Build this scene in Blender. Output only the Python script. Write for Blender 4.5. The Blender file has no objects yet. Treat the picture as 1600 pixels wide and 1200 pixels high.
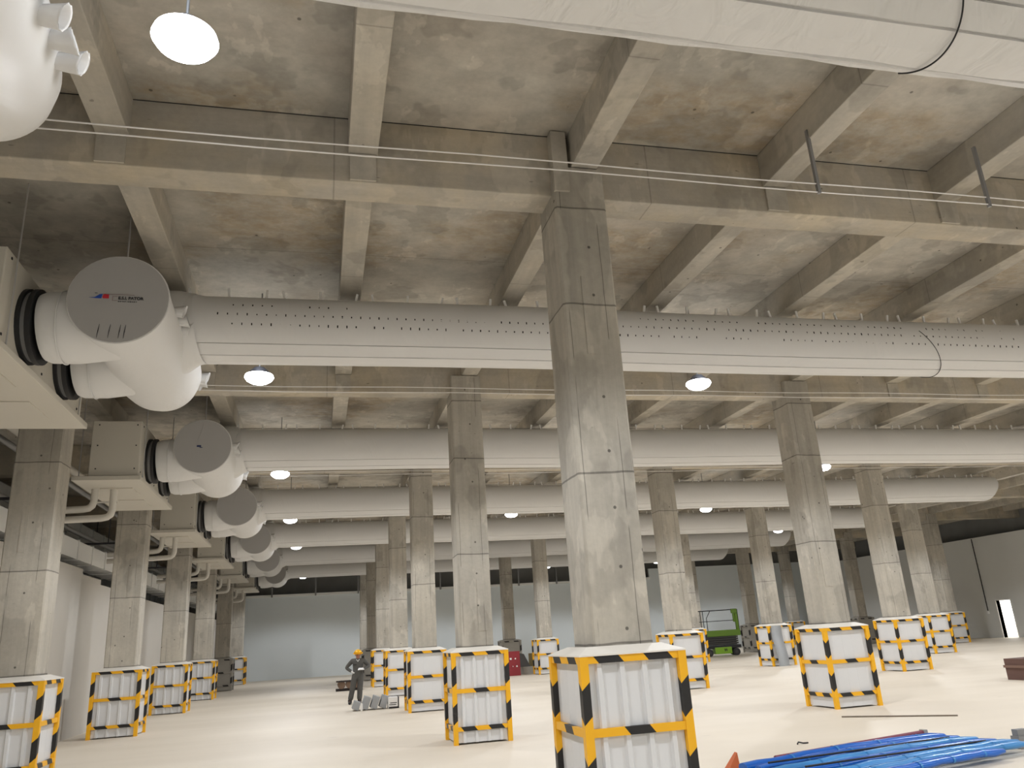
import bpy, bmesh, math, random
from mathutils import Vector, Matrix
random.seed(7)
PI = math.pi
C = bpy.context.scene.collection
S = bpy.context.scene

# ------------------------------------------------------------------ camera
HC = 1.85
def make_camera():
    f, pt, ro, ya = 1232.0, math.radians(17.737), math.radians(-3.625), math.radians(14.2275)
    fw = Vector((math.sin(ya)*math.cos(pt), math.cos(ya)*math.cos(pt), math.sin(pt)))
    rt = Vector((math.cos(ya), -math.sin(ya), 0))
    up = rt.cross(fw)
    r2 = math.cos(ro)*rt + math.sin(ro)*up
    u2 = -math.sin(ro)*rt + math.cos(ro)*up
    cd = bpy.data.cameras.new('camera'); co = bpy.data.objects.new('camera', cd); C.objects.link(co)
    M = Matrix((r2, u2, -fw)).transposed().to_4x4(); M.translation = Vector((0, 0, HC))
    co.matrix_world = M
    cd.sensor_width = 36; cd.sensor_fit = 'HORIZONTAL'; cd.lens = f*36/1600
    cd.clip_start = 0.05; cd.clip_end = 300
    S.camera = co
make_camera()

# ------------------------------------------------------------------ world, exposure
w = bpy.data.worlds.new('world'); S.world = w; w.use_nodes = True
w.node_tree.nodes['Background'].inputs[0].default_value = (1.0, 0.96, 0.88, 1)
w.node_tree.nodes['Background'].inputs[1].default_value = 3.2
S.view_settings.view_transform = 'Standard'; S.view_settings.look = 'None'
S.view_settings.gamma = 1; S.view_settings.use_curve_mapping = False
S.view_settings.exposure = 0.14
LAMP_W = 500.0
LAMP_COL = (0.93, 0.955, 1.0)

# grid of the hall
DY, DX, Y1, XB = 7.985, 8.045, 8.275, 3.013
HBEAM, HSEC, HSLAB = 6.93, 7.30, 7.78
XL, XR, YF, YBK = -6.4, 40.4, -9.0, 60.2
def rowY(j): return Y1 + (j-1)*DY
LINES = {'A': -5.11, 'B': XB, 'C': XB+DX, 'D': XB+2*DX, 'E': XB+3*DX, 'F': XB+4*DX}

# ------------------------------------------------------------------ materials
def new_mat(name):
    m = bpy.data.materials.new(name); m.use_nodes = True
    nt = m.node_tree; b = nt.nodes['Principled BSDF']
    return m, nt, b
def N(nt, t, **kw):
    n = nt.nodes.new(t)
    for k, v in kw.items():
        if k == 'op': n.operation = v
        elif isinstance(k, str) and hasattr(n, k): setattr(n, k, v)
    return n
def plain(name, col, rough=0.6, metal=0.0, noise=0.0, scale=3.0, emit=None, bump=0.0):
    m, nt, b = new_mat(name)
    b.inputs['Roughness'].default_value = rough; b.inputs['Metallic'].default_value = metal
    b.inputs['Base Color'].default_value = (*col, 1)
    if noise or bump:
        g = N(nt, 'ShaderNodeNewGeometry'); n = N(nt, 'ShaderNodeTexNoise'); n.inputs['Scale'].default_value = scale
        n.inputs['Detail'].default_value = 5
        nt.links.new(g.outputs['Position'], n.inputs['Vector'])
        if noise:
            r = N(nt, 'ShaderNodeMapRange'); r.inputs[3].default_value = 1-noise; r.inputs[4].default_value = 1+noise
            nt.links.new(n.outputs[0], r.inputs[0])
            v = N(nt, 'ShaderNodeVectorMath', op='SCALE'); v.inputs[0].default_value = col
            nt.links.new(r.outputs[0], v.inputs['Scale']); nt.links.new(v.outputs[0], b.inputs['Base Color'])
        if bump:
            bp = N(nt, 'ShaderNodeBump'); bp.inputs['Strength'].default_value = bump; bp.inputs['Distance'].default_value = .03
            nt.links.new(n.outputs[0], bp.inputs['Height']); nt.links.new(bp.outputs[0], b.inputs['Normal'])
    if emit:
        b.inputs['Emission Color'].default_value = (*col, 1); b.inputs['Emission Strength'].default_value = emit
    return m

def concrete(name, base, warm, seam_axis=None, seams=(), streak=(1, 1, .12), stain=0.0, panel=None, contrast=1.0, column=False):
    """cast concrete: clouding, board streaks, formwork joints, tie holes, pitting, brown stains"""
    m, nt, b = new_mat(name); L = nt.links.new
    b.inputs['Roughness'].default_value = .82
    g = N(nt, 'ShaderNodeNewGeometry')
    def noise(sc, vecscale=None, detail=6, off=0, rough=.6):
        mp = N(nt, 'ShaderNodeMapping'); mp.inputs['Scale'].default_value = vecscale or (1, 1, 1)
        mp.inputs['Location'].default_value = (off, off*1.7, off*.3)
        L(g.outputs['Position'], mp.inputs[0])
        n = N(nt, 'ShaderNodeTexNoise'); n.inputs['Scale'].default_value = sc; n.inputs['Detail'].default_value = detail
        n.inputs['Roughness'].default_value = rough
        L(mp.outputs[0], n.inputs['Vector']); return n.outputs[0]
    def mrange(x, a, bb, c, d, smooth=False):
        r = N(nt, 'ShaderNodeMapRange')
        if smooth: r.interpolation_type = 'SMOOTHSTEP'
        r.inputs[1].default_value = a; r.inputs[2].default_value = bb; r.inputs[3].default_value = c; r.inputs[4].default_value = d
        L(x, r.inputs[0]); return r.outputs[0]
    def mul(x, y):
        q = N(nt, 'ShaderNodeMath', op='MULTIPLY'); L(x, q.inputs[0])
        if isinstance(y, float): q.inputs[1].default_value = y
        else: L(y, q.inputs[1])
        return q.outputs[0]
    c = contrast
    v = mrange(noise(.55, off=3), .3, .7, 1-.14*c, 1+.12*c)
    v = mul(v, mrange(noise(2.6, streak, 5, 11), .3, .7, 1-.11*c, 1+.09*c))
    v = mul(v, mrange(noise(14, None, 4, 5), .3, .7, .95, 1.05))
    # sharp edged patches where forms were stripped
    v = mul(v, mrange(noise(1.1, (1, 1, .6), 3, 23), .56, .6, 1.0, 1-.13*c, True))
    v = mul(v, mrange(noise(1.7, (1.3, .8, .5), 4, 41), .60, .63, 1.0, 1+.12*c, True))
    # pits / tie holes
    vo = N(nt, 'ShaderNodeTexVoronoi'); vo.inputs['Scale'].default_value = 2.3; L(g.outputs['Position'], vo.inputs['Vector'])
    v = mul(v, mrange(vo.outputs['Distance'], .035, .06, .38, 1.0, True))
    # short scratches
    v = mul(v, mrange(noise(9, (.5, .5, 2.2), 2, 77), .74, .77, 1.0, .6, True))
    sep = N(nt, 'ShaderNodeSeparateXYZ'); L(g.outputs['Position'], sep.inputs[0])
    if seams:
        wob = mrange(noise(1.5, None, 2, 9), 0, 1, -.03, .03)
        ad = N(nt, 'ShaderNodeMath', op='ADD'); L(sep.outputs[seam_axis], ad.inputs[0]); L(wob, ad.inputs[1])
        for s in seams:
            sb = N(nt, 'ShaderNodeMath', op='SUBTRACT'); L(ad.outputs[0], sb.inputs[0]); sb.inputs[1].default_value = s
            ab = N(nt, 'ShaderNodeMath', op='ABSOLUTE'); L(sb.outputs[0], ab.inputs[0])
            v = mul(v, mrange(ab.outputs[0], .006, .016, .45, 1.0, True))
            # the lift above / below differs a little in tone
            v = mul(v, mrange(sb.outputs[0], -.01, .01, 1.06, .97, True))
    if panel:
        for ax, step, off in panel:
            wv = N(nt, 'ShaderNodeMath', op='PINGPONG'); q = N(nt, 'ShaderNodeMath', op='ADD'); L(sep.outputs[ax], q.inputs[0]); q.inputs[1].default_value = 100+off
            L(q.outputs[0], wv.inputs[0]); wv.inputs[1].default_value = step/2
            v = mul(v, mrange(wv.outputs[0], .004, .014, .72, 1.0, True))
    if column:
        tc = N(nt, 'ShaderNodeTexCoord'); so = N(nt, 'ShaderNodeSeparateXYZ'); L(tc.outputs['Object'], so.inputs[0])
        oi = N(nt, 'ShaderNodeObjectInfo')
        for off, k in ((-.235, 3), (.21, 8)):
            jit = N(nt, 'ShaderNodeMath', op='MULTIPLY_ADD'); L(oi.outputs['Random'], jit.inputs[0]); jit.inputs[1].default_value = .08; L(so.outputs[0], jit.inputs[2])
            w2 = N(nt, 'ShaderNodeMath', op='MULTIPLY_ADD'); L(noise(.8, None, 2, k), w2.inputs[0]); w2.inputs[1].default_value = .05; L(jit.outputs[0], w2.inputs[2])
            ss = N(nt, 'ShaderNodeMath', op='SUBTRACT'); L(w2.outputs[0], ss.inputs[0]); ss.inputs[1].default_value = off+.06
            aa = N(nt, 'ShaderNodeMath', op='ABSOLUTE'); L(ss.outputs[0], aa.inputs[0])
            line = mrange(aa.outputs[0], .002, .007, .45, 1.0, True)
            gate = mrange(noise(.9, (1, 1, .8), 2, k*7), .46, .52, 0, 1, True)
            mx = N(nt, 'ShaderNodeMath', op='MAXIMUM'); L(line, mx.inputs[0]); L(gate, mx.inputs[1]); v = mul(v, mx.outputs[0])
        pz = N(nt, 'ShaderNodeMath', op='PINGPONG'); L(so.outputs[2], pz.inputs[0]); pz.inputs[1].default_value = .31
        zz = N(nt, 'ShaderNodeMath', op='MULTIPLY'); L(pz.outputs[0], zz.inputs[0]); L(pz.outputs[0], zz.inputs[1])
        xx = N(nt, 'ShaderNodeMath', op='SUBTRACT'); L(so.outputs[0], xx.inputs[0]); xx.inputs[1].default_value = .05
        x2 = N(nt, 'ShaderNodeMath', op='MULTIPLY'); L(xx.outputs[0], x2.inputs[0]); L(xx.outputs[0], x2.inputs[1])
        dd = N(nt, 'ShaderNodeMath', op='ADD'); L(zz.outputs[0], dd.inputs[0]); L(x2.outputs[0], dd.inputs[1])
        sq = N(nt, 'ShaderNodeMath', op='SQRT'); L(dd.outputs[0], sq.inputs[0])
        hole = mrange(sq.outputs[0], .014, .022, .3, 1.0, True)
        gate = mrange(noise(1.3, None, 2, 91), .48, .52, 0, 1, True)
        mx = N(nt, 'ShaderNodeMath', op='MAXIMUM'); L(hole, mx.inputs[0]); L(gate, mx.inputs[1]); v = mul(v, mx.outputs[0])
    mix = N(nt, 'ShaderNodeMix'); mix.data_type = 'RGBA'
    L(mrange(noise(.8, None, 4, 31), .4, .65, 0, 1), mix.inputs[0])
    mix.inputs[6].default_value = (*base, 1); mix.inputs[7].default_value = (*warm, 1)
    out = mix.outputs[2]
    if stain:
        m2 = N(nt, 'ShaderNodeMix'); m2.data_type = 'RGBA'
        st = mul(mrange(noise(.33, None, 2, 57), .50, .62, 0, 1, True), mrange(noise(3.2, (1, 1.6, 1), 6, 61, .7), .35, .65, .1, 1))
        st = mul(st, float(stain))
        sx_ = mul(mrange(sep.outputs[0], 3.2, 3.8, 0, 1, True), mrange(sep.outputs[0], 7.4, 8.6, 1, 0, True))
        sy_ = mul(mrange(sep.outputs[1], 6.6, 7.1, 0, 1, True), mrange(sep.outputs[1], 7.9, 8.1, 1, 0, True))
        s2 = mul(mul(sx_, sy_), mrange(noise(2.6, (1, 1.5, 1), 6, 19, .7), .35, .6, .12, .72))
        mxx = N(nt, 'ShaderNodeMath', op='MAXIMUM'); L(st, mxx.inputs[0]); L(s2, mxx.inputs[1]); st = mxx.outputs[0]
        L(st, m2.inputs[0]); L(out, m2.inputs[6]); m2.inputs[7].default_value = (.36, .28, .18, 1); out = m2.outputs[2]
    sc = N(nt, 'ShaderNodeVectorMath', op='SCALE'); L(out, sc.inputs[0]); L(v, sc.inputs['Scale'])
    L(sc.outputs[0], b.inputs['Base Color'])
    bp = N(nt, 'ShaderNodeBump'); bp.inputs['Strength'].default_value = .25; bp.inputs['Distance'].default_value = .02
    L(noise(7, None, 5, 2), bp.inputs['Height']); L(bp.outputs[0], b.inputs['Normal'])
    return m

M = {}
M['col'] = concrete('column concrete', (.43, .40, .345), (.455, .42, .355), 2, (1.72, 3.48, 5.46, 6.72), (2.2, 2.2, .10), contrast=1.25, column=True)
M['col_side'] = M['col']
M['beam'] = concrete('beam concrete', (.43, .395, .335), (.52, .45, .335), 0, (), (.15, 1.2, 1.6), panel=((0, 3.9, 1.3),), contrast=1.1)
M['sbeam'] = concrete('secondary beam concrete', (.43, .40, .345), (.48, .435, .355), 1, (), (1.6, .15, 1.4), panel=((1, 2.66, .4),), contrast=1.15)
M['slab'] = concrete('slab soffit concrete', (.455, .43, .375), (.45, .41, .35), 0, (), (1, 1.3, 1), stain=.75, panel=((1, 2.66, .2),), contrast=1.4)

def floor_mat():
    m, nt, b = new_mat('cream epoxy floor'); L = nt.links.new
    g = N(nt, 'ShaderNodeNewGeometry')
    n = N(nt, 'ShaderNodeTexNoise'); n.inputs['Scale'].default_value = .35; n.inputs['Detail'].default_value = 4
    mp = N(nt, 'ShaderNodeMapping'); mp.inputs['Scale'].default_value = (.5, 1.6, 1); L(g.outputs['Position'], mp.inputs[0]); L(mp.outputs[0], n.inputs['Vector'])
    r = N(nt, 'ShaderNodeValToRGB'); L(n.outputs[0], r.inputs[0])
    r.color_ramp.elements[0].position = .3; r.color_ramp.elements[0].color = (.73, .65, .53, 1)
    r.color_ramp.elements[1].position = .65; r.color_ramp.elements[1].color = (.80, .72, .60, 1)
    n2 = N(nt, 'ShaderNodeTexNoise'); n2.inputs['Scale'].default_value = 3.1; n2.inputs['Detail'].default_value = 3
    mp2 = N(nt, 'ShaderNodeMapping'); mp2.inputs['Scale'].default_value = (.6, 2.2, 1); L(g.outputs['Position'], mp2.inputs[0]); L(mp2.outputs[0], n2.inputs['Vector'])
    q = N(nt, 'ShaderNodeMapRange'); q.interpolation_type = 'SMOOTHSTEP'; L(n2.outputs[0], q.inputs[0])
    q.inputs[1].default_value = .70; q.inputs[2].default_value = .74; q.inputs[3].default_value = 1; q.inputs[4].default_value = .82
    s = N(nt, 'ShaderNodeVectorMath', op='SCALE'); L(r.outputs[0], s.inputs[0]); L(q.outputs[0], s.inputs['Scale']); L(s.outputs[0], b.inputs['Base Color'])
    b.inputs['Roughness'].default_value = .55
    return m
M['floor'] = floor_mat()
M['wallp'] = plain('pale grey wall panel', (.78, .83, .84), .6, noise=.04, scale=.5)
M['walll'] = plain('warm grey plaster wall', (.58, .55, .50), .7, noise=.06, scale=.8)
M['wallr'] = plain('grey panelled wall', (.72, .72, .69), .65, noise=.05, scale=.6)
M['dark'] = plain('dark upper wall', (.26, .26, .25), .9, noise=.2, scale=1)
M['coping'] = plain('white coping', (.88, .88, .86), .5)
M['black'] = plain('black rubber', (.012, .012, .014), .5)
M['blackseam'] = plain('black seam cord', (.015, .015, .018), .6)
M['yellow'] = plain('yellow tape', (.92, .47, .008), .45)
M['blk'] = plain('black tape', (.014, .013, .013), .45)
M['sheet'] = plain('white steel sheet', (.74, .745, .75), .42, noise=.02, scale=2)
M['cover'] = plain('white cover board', (.86, .82, .74), .6)
M['grysheet'] = plain('grey brown board', (.40, .375, .33), .7, noise=.08, scale=2)
M['galv'] = plain('galvanised steel', (.50, .52, .53), .38, .75, noise=.12, scale=4)
M['galvd'] = plain('dull grey steel', (.26, .26, .26), .5, .3)
M['ahu'] = plain('cream painted steel', (.62, .585, .51), .45, noise=.03, scale=1.3)
M['pipe'] = plain('white insulated pipe', (.66, .63, .57), .5)
M['rod'] = plain('zinc rod', (.55, .55, .55), .4, .6)
M['wire'] = plain('bright steel wire', (.82, .80, .78), .35, .3)
M['clip'] = plain('white clip', (.88, .87, .85), .4)
M['hole'] = plain('dark punched hole', (.01, .01, .01), .9)
M['lamp'] = plain('lamp lens', (1, 1, 1), .4, emit=16.0)
M['lamph'] = plain('lamp housing', (.08, .08, .09), .5, .3)

def fabric(name, wr=.5, deep=0.0):
    m, nt, b = new_mat(name); L = nt.links.new
    b.inputs['Base Color'].default_value = (.74, .735, .725, 1); b.inputs['Roughness'].default_value = .75
    g = N(nt, 'ShaderNodeNewGeometry')
    mp = N(nt, 'ShaderNodeMapping'); mp.inputs['Scale'].default_value = (1.1, .55, .55); L(g.outputs['Position'], mp.inputs[0])
    n = N(nt, 'ShaderNodeTexNoise'); n.inputs['Scale'].default_value = 1.5+2.0*deep; n.inputs['Detail'].default_value = 3; n.inputs['Distortion'].default_value = .8+1.2*deep
    L(mp.outputs[0], n.inputs['Vector'])
    bp = N(nt, 'ShaderNodeBump'); bp.inputs['Strength'].default_value = wr; bp.inputs['Distance'].default_value = .12+.10*deep
    L(n.outputs[0], bp.inputs['Height']); L(bp.outputs[0], b.inputs['Normal'])
    return m
M['fab'] = fabric('white duct fabric', .22)
M['fabw'] = fabric('wrinkled duct fabric', .55, .35)
M['fabm'] = fabric('gathered duct fabric', .3)
M['cap'] = plain('grey duct end fabric', (.44, .43, .42), .8, noise=.03)

# ------------------------------------------------------------------ mesh helpers
class MB:
    def __init__(self): self.v = []; self.f = []; self.m = []; self.sm = []
    def add(self, vs, fs, mi=0, smooth=False):
        o = len(self.v); self.v += [tuple(p) for p in vs]
        for f in fs: self.f.append([i+o for i in f]); self.m.append(mi); self.sm.append(smooth)
        return self
    def box(self, x0, x1, y0, y1, z0, z1, mi=0):
        vs = [(x, y, z) for z in (z0, z1) for x, y in ((x0, y0), (x1, y0), (x1, y1), (x0, y1))]
        return self.add(vs, [(3, 2, 1, 0), (4, 5, 6, 7), (0, 1, 5, 4), (1, 2, 6, 5), (2, 3, 7, 6), (3, 0, 4, 7)], mi)
    def tube(self, pts, rad, seg=12, mi=0, cap=True, smooth=True, flat=1.0):
        pts = [Vector(p) for p in pts]; n = len(pts)
        if not isinstance(rad, (list, tuple)): rad = [rad]*n
        prev = None; rings = []
        for i, p in enumerate(pts):
            t = (pts[min(i+1, n-1)] - pts[max(i-1, 0)]).normalized()
            if prev is None:
                a = Vector((0, 0, 1)) if abs(t.z) < .9 else Vector((1, 0, 0))
            else: a = prev
            u = (a - t*a.dot(t)).normalized(); prev = u; vv = t.cross(u)
            rings.append([p + (u*math.cos(2*PI*k/seg)*flat + vv*math.sin(2*PI*k/seg))*rad[i] for k in range(seg)])
        vs = [q for r in rings for q in r]
        fs = [(i*seg+k, i*seg+(k+1) % seg, (i+1)*seg+(k+1) % seg, (i+1)*seg+k) for i in range(n-1) for k in range(seg)]
        self.add(vs, fs, mi, smooth)
        if cap:
            self.add(rings[0], [tuple(reversed(range(seg)))], mi); self.add(rings[-1], [tuple(range(seg))], mi)
        return self
    def prism(self, poly, z0, z1, mi=0):
        n = len(poly); vs = [(x, y, z0) for x, y in poly]+[(x, y, z1) for x, y in poly]
        fs = [tuple(reversed(range(n))), tuple(range(n, 2*n))]+[(i, (i+1) % n, n+(i+1) % n, n+i) for i in range(n)]
        return self.add(vs, fs, mi)
    def xform(self, Mx):
        self.v = [tuple(Mx @ Vector(p)) for p in self.v]; return self
    def build(self, name, mats, parent=None, loc=None, bevel=0):
        me = bpy.data.meshes.new(name); me.from_pydata(self.v, [], self.f)
        if not isinstance(mats, (list, tuple)): mats = [mats]
        for q in mats: me.materials.append(q)
        me.polygons.foreach_set('material_index', self.m); me.polygons.foreach_set('use_smooth', self.sm); me.update()
        bm = bmesh.new(); bm.from_mesh(me); bmesh.ops.recalc_face_normals(bm, faces=bm.faces); bm.to_mesh(me); bm.free()
        o = bpy.data.objects.new(name, me); C.objects.link(o)
        if parent: o.parent = parent
        if loc: o.location = loc
        if bevel:
            b = o.modifiers.new('bevel', 'BEVEL'); b.width = bevel; b.segments = 2; b.limit_method = 'ANGLE'
        return o
def tag(o, label=None, cat=None, group=None, kind=None):
    if label: o['label'] = label
    if cat: o['category'] = cat
    if group: o['group'] = group
    if kind: o['kind'] = kind
    return o
def thing(name, loc, label, cat, group=None, rz=0):
    o = bpy.data.objects.new(name, None); C.objects.link(o); o.location = loc; o.rotation_euler = (0, 0, rz)
    o.empty_display_size = .2
    return tag(o, label, cat, group)
def copy_tree(o, parent=None):
    c = o.copy(); C.objects.link(c); c.parent = parent
    for ch in list(o.children): copy_tree(ch, c)
    return c
def struct(name, mb, mat, **k):
    o = mb.build(name, mat); o['kind'] = 'structure'; return o

# ------------------------------------------------------------------ room shell
struct('floor', MB().box(-10.5, XR+.4, YF-.3, YBK+1.8, -.2, 0), M['floor'])
struct('ceiling', MB().box(-10.5, XR+1.4, YF-.3, YBK+2.2, HSLAB, HSLAB+.25), M['slab'])
# left partition with a stepped top, darker void wall beyond it
wl = MB()
for y0, y1, h in ((YF, 24.6, 4.36), (24.6, 26.6, 4.22), (26.6, 33, 4.08), (33, YBK, 4.02)):
    wl.box(XL-.2, XL, y0, y1, 0, h)
struct('wall_left', wl, M['walll'])
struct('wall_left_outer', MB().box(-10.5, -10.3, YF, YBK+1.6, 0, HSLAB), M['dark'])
wb = MB().box(XL, 25.5, YBK, YBK+.2, 0, 5.55)
wb.box(25.5, XR, YBK, YBK+.2, 0, 6.35)
struct('wall_back', wb, M['wallp'])
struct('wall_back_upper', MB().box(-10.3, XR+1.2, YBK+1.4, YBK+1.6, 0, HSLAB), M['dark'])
tr = MB().box(XL, 25.5, YBK-.16, YBK+.26, 5.52, 5.68)
struct('trim_1', tr, M['coping'])
po = MB()
for i in range(11): po.box(-3.3+i*3.0, -3.2+i*3.0, YBK-.28, YBK-.18, 5.5, HSLAB)
struct('trim_2', po, M['galvd'])
# right wall with the open doorway
DY0, DY1, DZ = 41.02, 42.1, 2.16
wr = MB().box(XR, XR+.25, YF, DY0, 0, 6.05).box(XR, XR+.25, DY1, YBK, 0, 6.05).box(XR, XR+.25, DY0, DY1, DZ, 6.05)
struct('wall_right', wr, M['wallr'])
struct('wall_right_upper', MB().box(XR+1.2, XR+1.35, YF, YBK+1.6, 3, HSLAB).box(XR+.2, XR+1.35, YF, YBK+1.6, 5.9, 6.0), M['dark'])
struct('wall_front', MB().box(-10.5, XR+1.4, YF-.2, YF, 0, HSLAB), M['wallp'])
jm = MB().box(XR-.03, XR+.27, DY0-.06, DY0, 0, DZ+.06).box(XR-.03, XR+.27, DY1, DY1+.06, 0, DZ+.06).box(XR-.03, XR+.27, DY0, DY1, DZ, DZ+.06)
struct('door_1', jm, M['coping'])
struct('ground_outside', MB().box(XR+.4, XR+30, 20, 70, -.25, -.02), plain('sunlit paving', (.75, .68, .55), .9))

# conduit and switch on the right wall
t = thing('conduit', (XR-.04, 42.85, 1.5), 'thin black conduit running down the grey right wall, left of the bright doorway', 'conduit')
MB().tube([(0, 0, .1), (0, 0, 4.5)], .028, 8).build('pipe', M['black'], t)
MB().box(-.05, .04, -.07, .07, -.08, .1).build('switch_box', M['coping'], t, bevel=.01)

# ------------------------------------------------------------------ columns
ROWW = {1: 'nearest row', 2: 'second row back', 3: 'third row back', 4: 'fourth row back', 5: 'fifth row back', 6: 'dim sixth row', 7: 'dim last row'}
LINEW = {'A': 'left line under the air units', 'B': 'line of the big central column', 'C': 'second line right of the aisle', 'D': 'third line right of the aisle', 'E': 'fourth line right of the aisle', 'F': 'far right line near the doorway wall'}
def column_mesh(hx, hy):
    c = .025
    poly = [(-hx+c, -hy), (hx-c, -hy), (hx, -hy+c), (hx, hy-c), (hx-c, hy), (-hx+c, hy), (-hx, hy-c), (-hx, -hy+c)]
    return MB().prism(poly, 0, HSEC-.02)
VIS = {1: 'B', 2: 'ABC', 3: 'ABCD', 4: 'ABCDE', 5: 'ABCDEF', 6: 'ABCDEF', 7: 'ABCDEF'}
SHORTL = {'A': 'left line beside the air units', 'B': 'central line', 'C': 'first line right of the central one', 'D': 'second line right of the central one', 'E': 'third line right of the central one', 'F': 'rightmost line'}
colmesh = {}
for j, ls in VIS.items():
    for l in ls:
        hx = .39 if l == 'A' else .325; hy = .325
        if (hx,) not in colmesh:
            o = column_mesh(hx, hy).build('concrete_column', M['col']); colmesh[(hx,)] = o
        else:
            o = colmesh[(hx,)].copy(); C.objects.link(o)
        o.location = (LINES[l], rowY(j), 0)
        if (l, j) == ('B', 1): lab = 'large nearest concrete column in the middle, inside the biggest striped barrier'
        elif (l, j) == ('A', 2): lab = 'wide streaked concrete column at the left edge, under the nearest air unit'
        else: lab = 'grey concrete column, %s, %s' % (SHORTL[l], ROWW[j])
        tag(o, lab, 'column', 'concrete columns of the hall')
        # concrete plug strips left by the formwork on the visible face
        ps = MB()
        if l in 'ABCD' and j <= 4:
            rs = random.Random(j*10+ord(l)); x0 = rs.uniform(-.2, .1); z0 = rs.uniform(1.9, 5.0)
            ps.box(x0, x0+rs.uniform(.10, .2), -hy-.008, -hy+.02, z0, z0+rs.uniform(.7, 1.6))
            ps.build('formwork_strip', M['col'], o)

# ------------------------------------------------------------------ beams
BW = .425
for j in range(0, 8):
    y = rowY(j)
    o = MB().box(-10.3, XR+1.2, y-BW/2, y+BW/2, HBEAM, HSLAB).build('main_beam', M['beam'], bevel=.012)
    if j in (1, 2):
        for k, sd in enumerate((-1, 1)):
            MB().box(-9, XR, y+sd*(BW/2+.003)-.003, y+sd*(BW/2+.003)+.003, HSLAB-.009, HSLAB-.001).build('joint_shadow', M['blackseam'], o)  # thin black strips stand in for the shadow gap under the slab
    nm = {0: 'overhead before the near duct', 1: 'nearest, passing above the big central column'}.get(j, 'over the %s of columns' % ROWW[j].split(',')[0] if j else '')
    tag(o, 'deep concrete beam running left to right, ' + nm, 'beam', 'main beams across the hall')
SX = [3.11+2.682*k for k in range(-4, 15)]
for i, x in enumerate(SX):
    k = i-4
    o = MB().box(x-.17, x+.17, YF, YBK+1.4, HSEC, HSLAB).build('secondary_beam', M['sbeam'], bevel=.01)
    if k < 0: w_ = '%s left of the big column' % {-1: 'first', -2: 'second', -3: 'third', -4: 'fourth'}[k]
    elif k == 0: w_ = 'meeting the top of the big central column'
    else: w_ = '%s right of the big column' % ['first', 'second', 'third', 'fourth', 'fifth', 'sixth', 'seventh', 'eighth', 'ninth', 'tenth', 'eleventh', 'twelfth', 'thirteenth', 'fourteenth'][k-1]
    tag(o, 'shallow concrete beam running away from camera, ' + w_, 'beam', 'secondary beams under the slab')
stub = None
for o in [q for q in C.objects if q.name.startswith('secondary_beam')]:
    x = sum(v.co.x for v in o.data.vertices)/len(o.data.vertices)
    for j in (1, 2):
        if not (-3.5 < x < 20) or abs(x-3.11) < .1: continue
        if stub is None:
            q = MB().box(-.15, .15, -BW/2-.03, -BW/2+.01, HBEAM+.02, HSEC-.01).build('bearing_stub', M['sbeam'], o); stub = q.data
        else:
            q = bpy.data.objects.new('bearing_stub', stub); C.objects.link(q); q.parent = o
        q.location = (x, rowY(j), 0)
# narrow pilaster where the central column meets the slab
o = MB().box(XB-.32, XB-.13, Y1-.36, Y1-.2, HBEAM, HSLAB-.02).build('concrete_pilaster', M['sbeam'])
tag(o, 'narrow concrete pilaster above the top left of the big central column', 'pilaster')

# ------------------------------------------------------------------ wires
for j, nm in ((1, 'in front of the nearest beam'), (2, 'in front of the second beam'), (3, 'in front of the third beam')):
    for dz, wn in ((0, 'lower'), (.105, 'upper')):
        y = rowY(j)-1.27
        n = 40; pts = [(-4+44*i/n, y-.0*dz, 6.585+dz+.012*math.sin(i*1.3+dz*9)) for i in range(n+1)]
        o = MB().tube(pts, .009 if j == 1 else .008, 6).build('steel_wire', M['wire'])
        tag(o, 'thin bright steel wire %s, %s of the pair' % (nm, wn), 'wire')
for x, z0, lab in ((5.62, 6.56, 'thin grey rod hanging over the two wires, right of the big column'), (8.02, 6.56, 'thin grey rod hanging over the two wires near the right edge')):
    o = MB().box(x-.018, x+.018, rowY(1)-1.29, rowY(1)-1.25, z0, HSEC+.12).build('hanger_rod', M['galvd']); tag(o, lab, 'rod')

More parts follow.
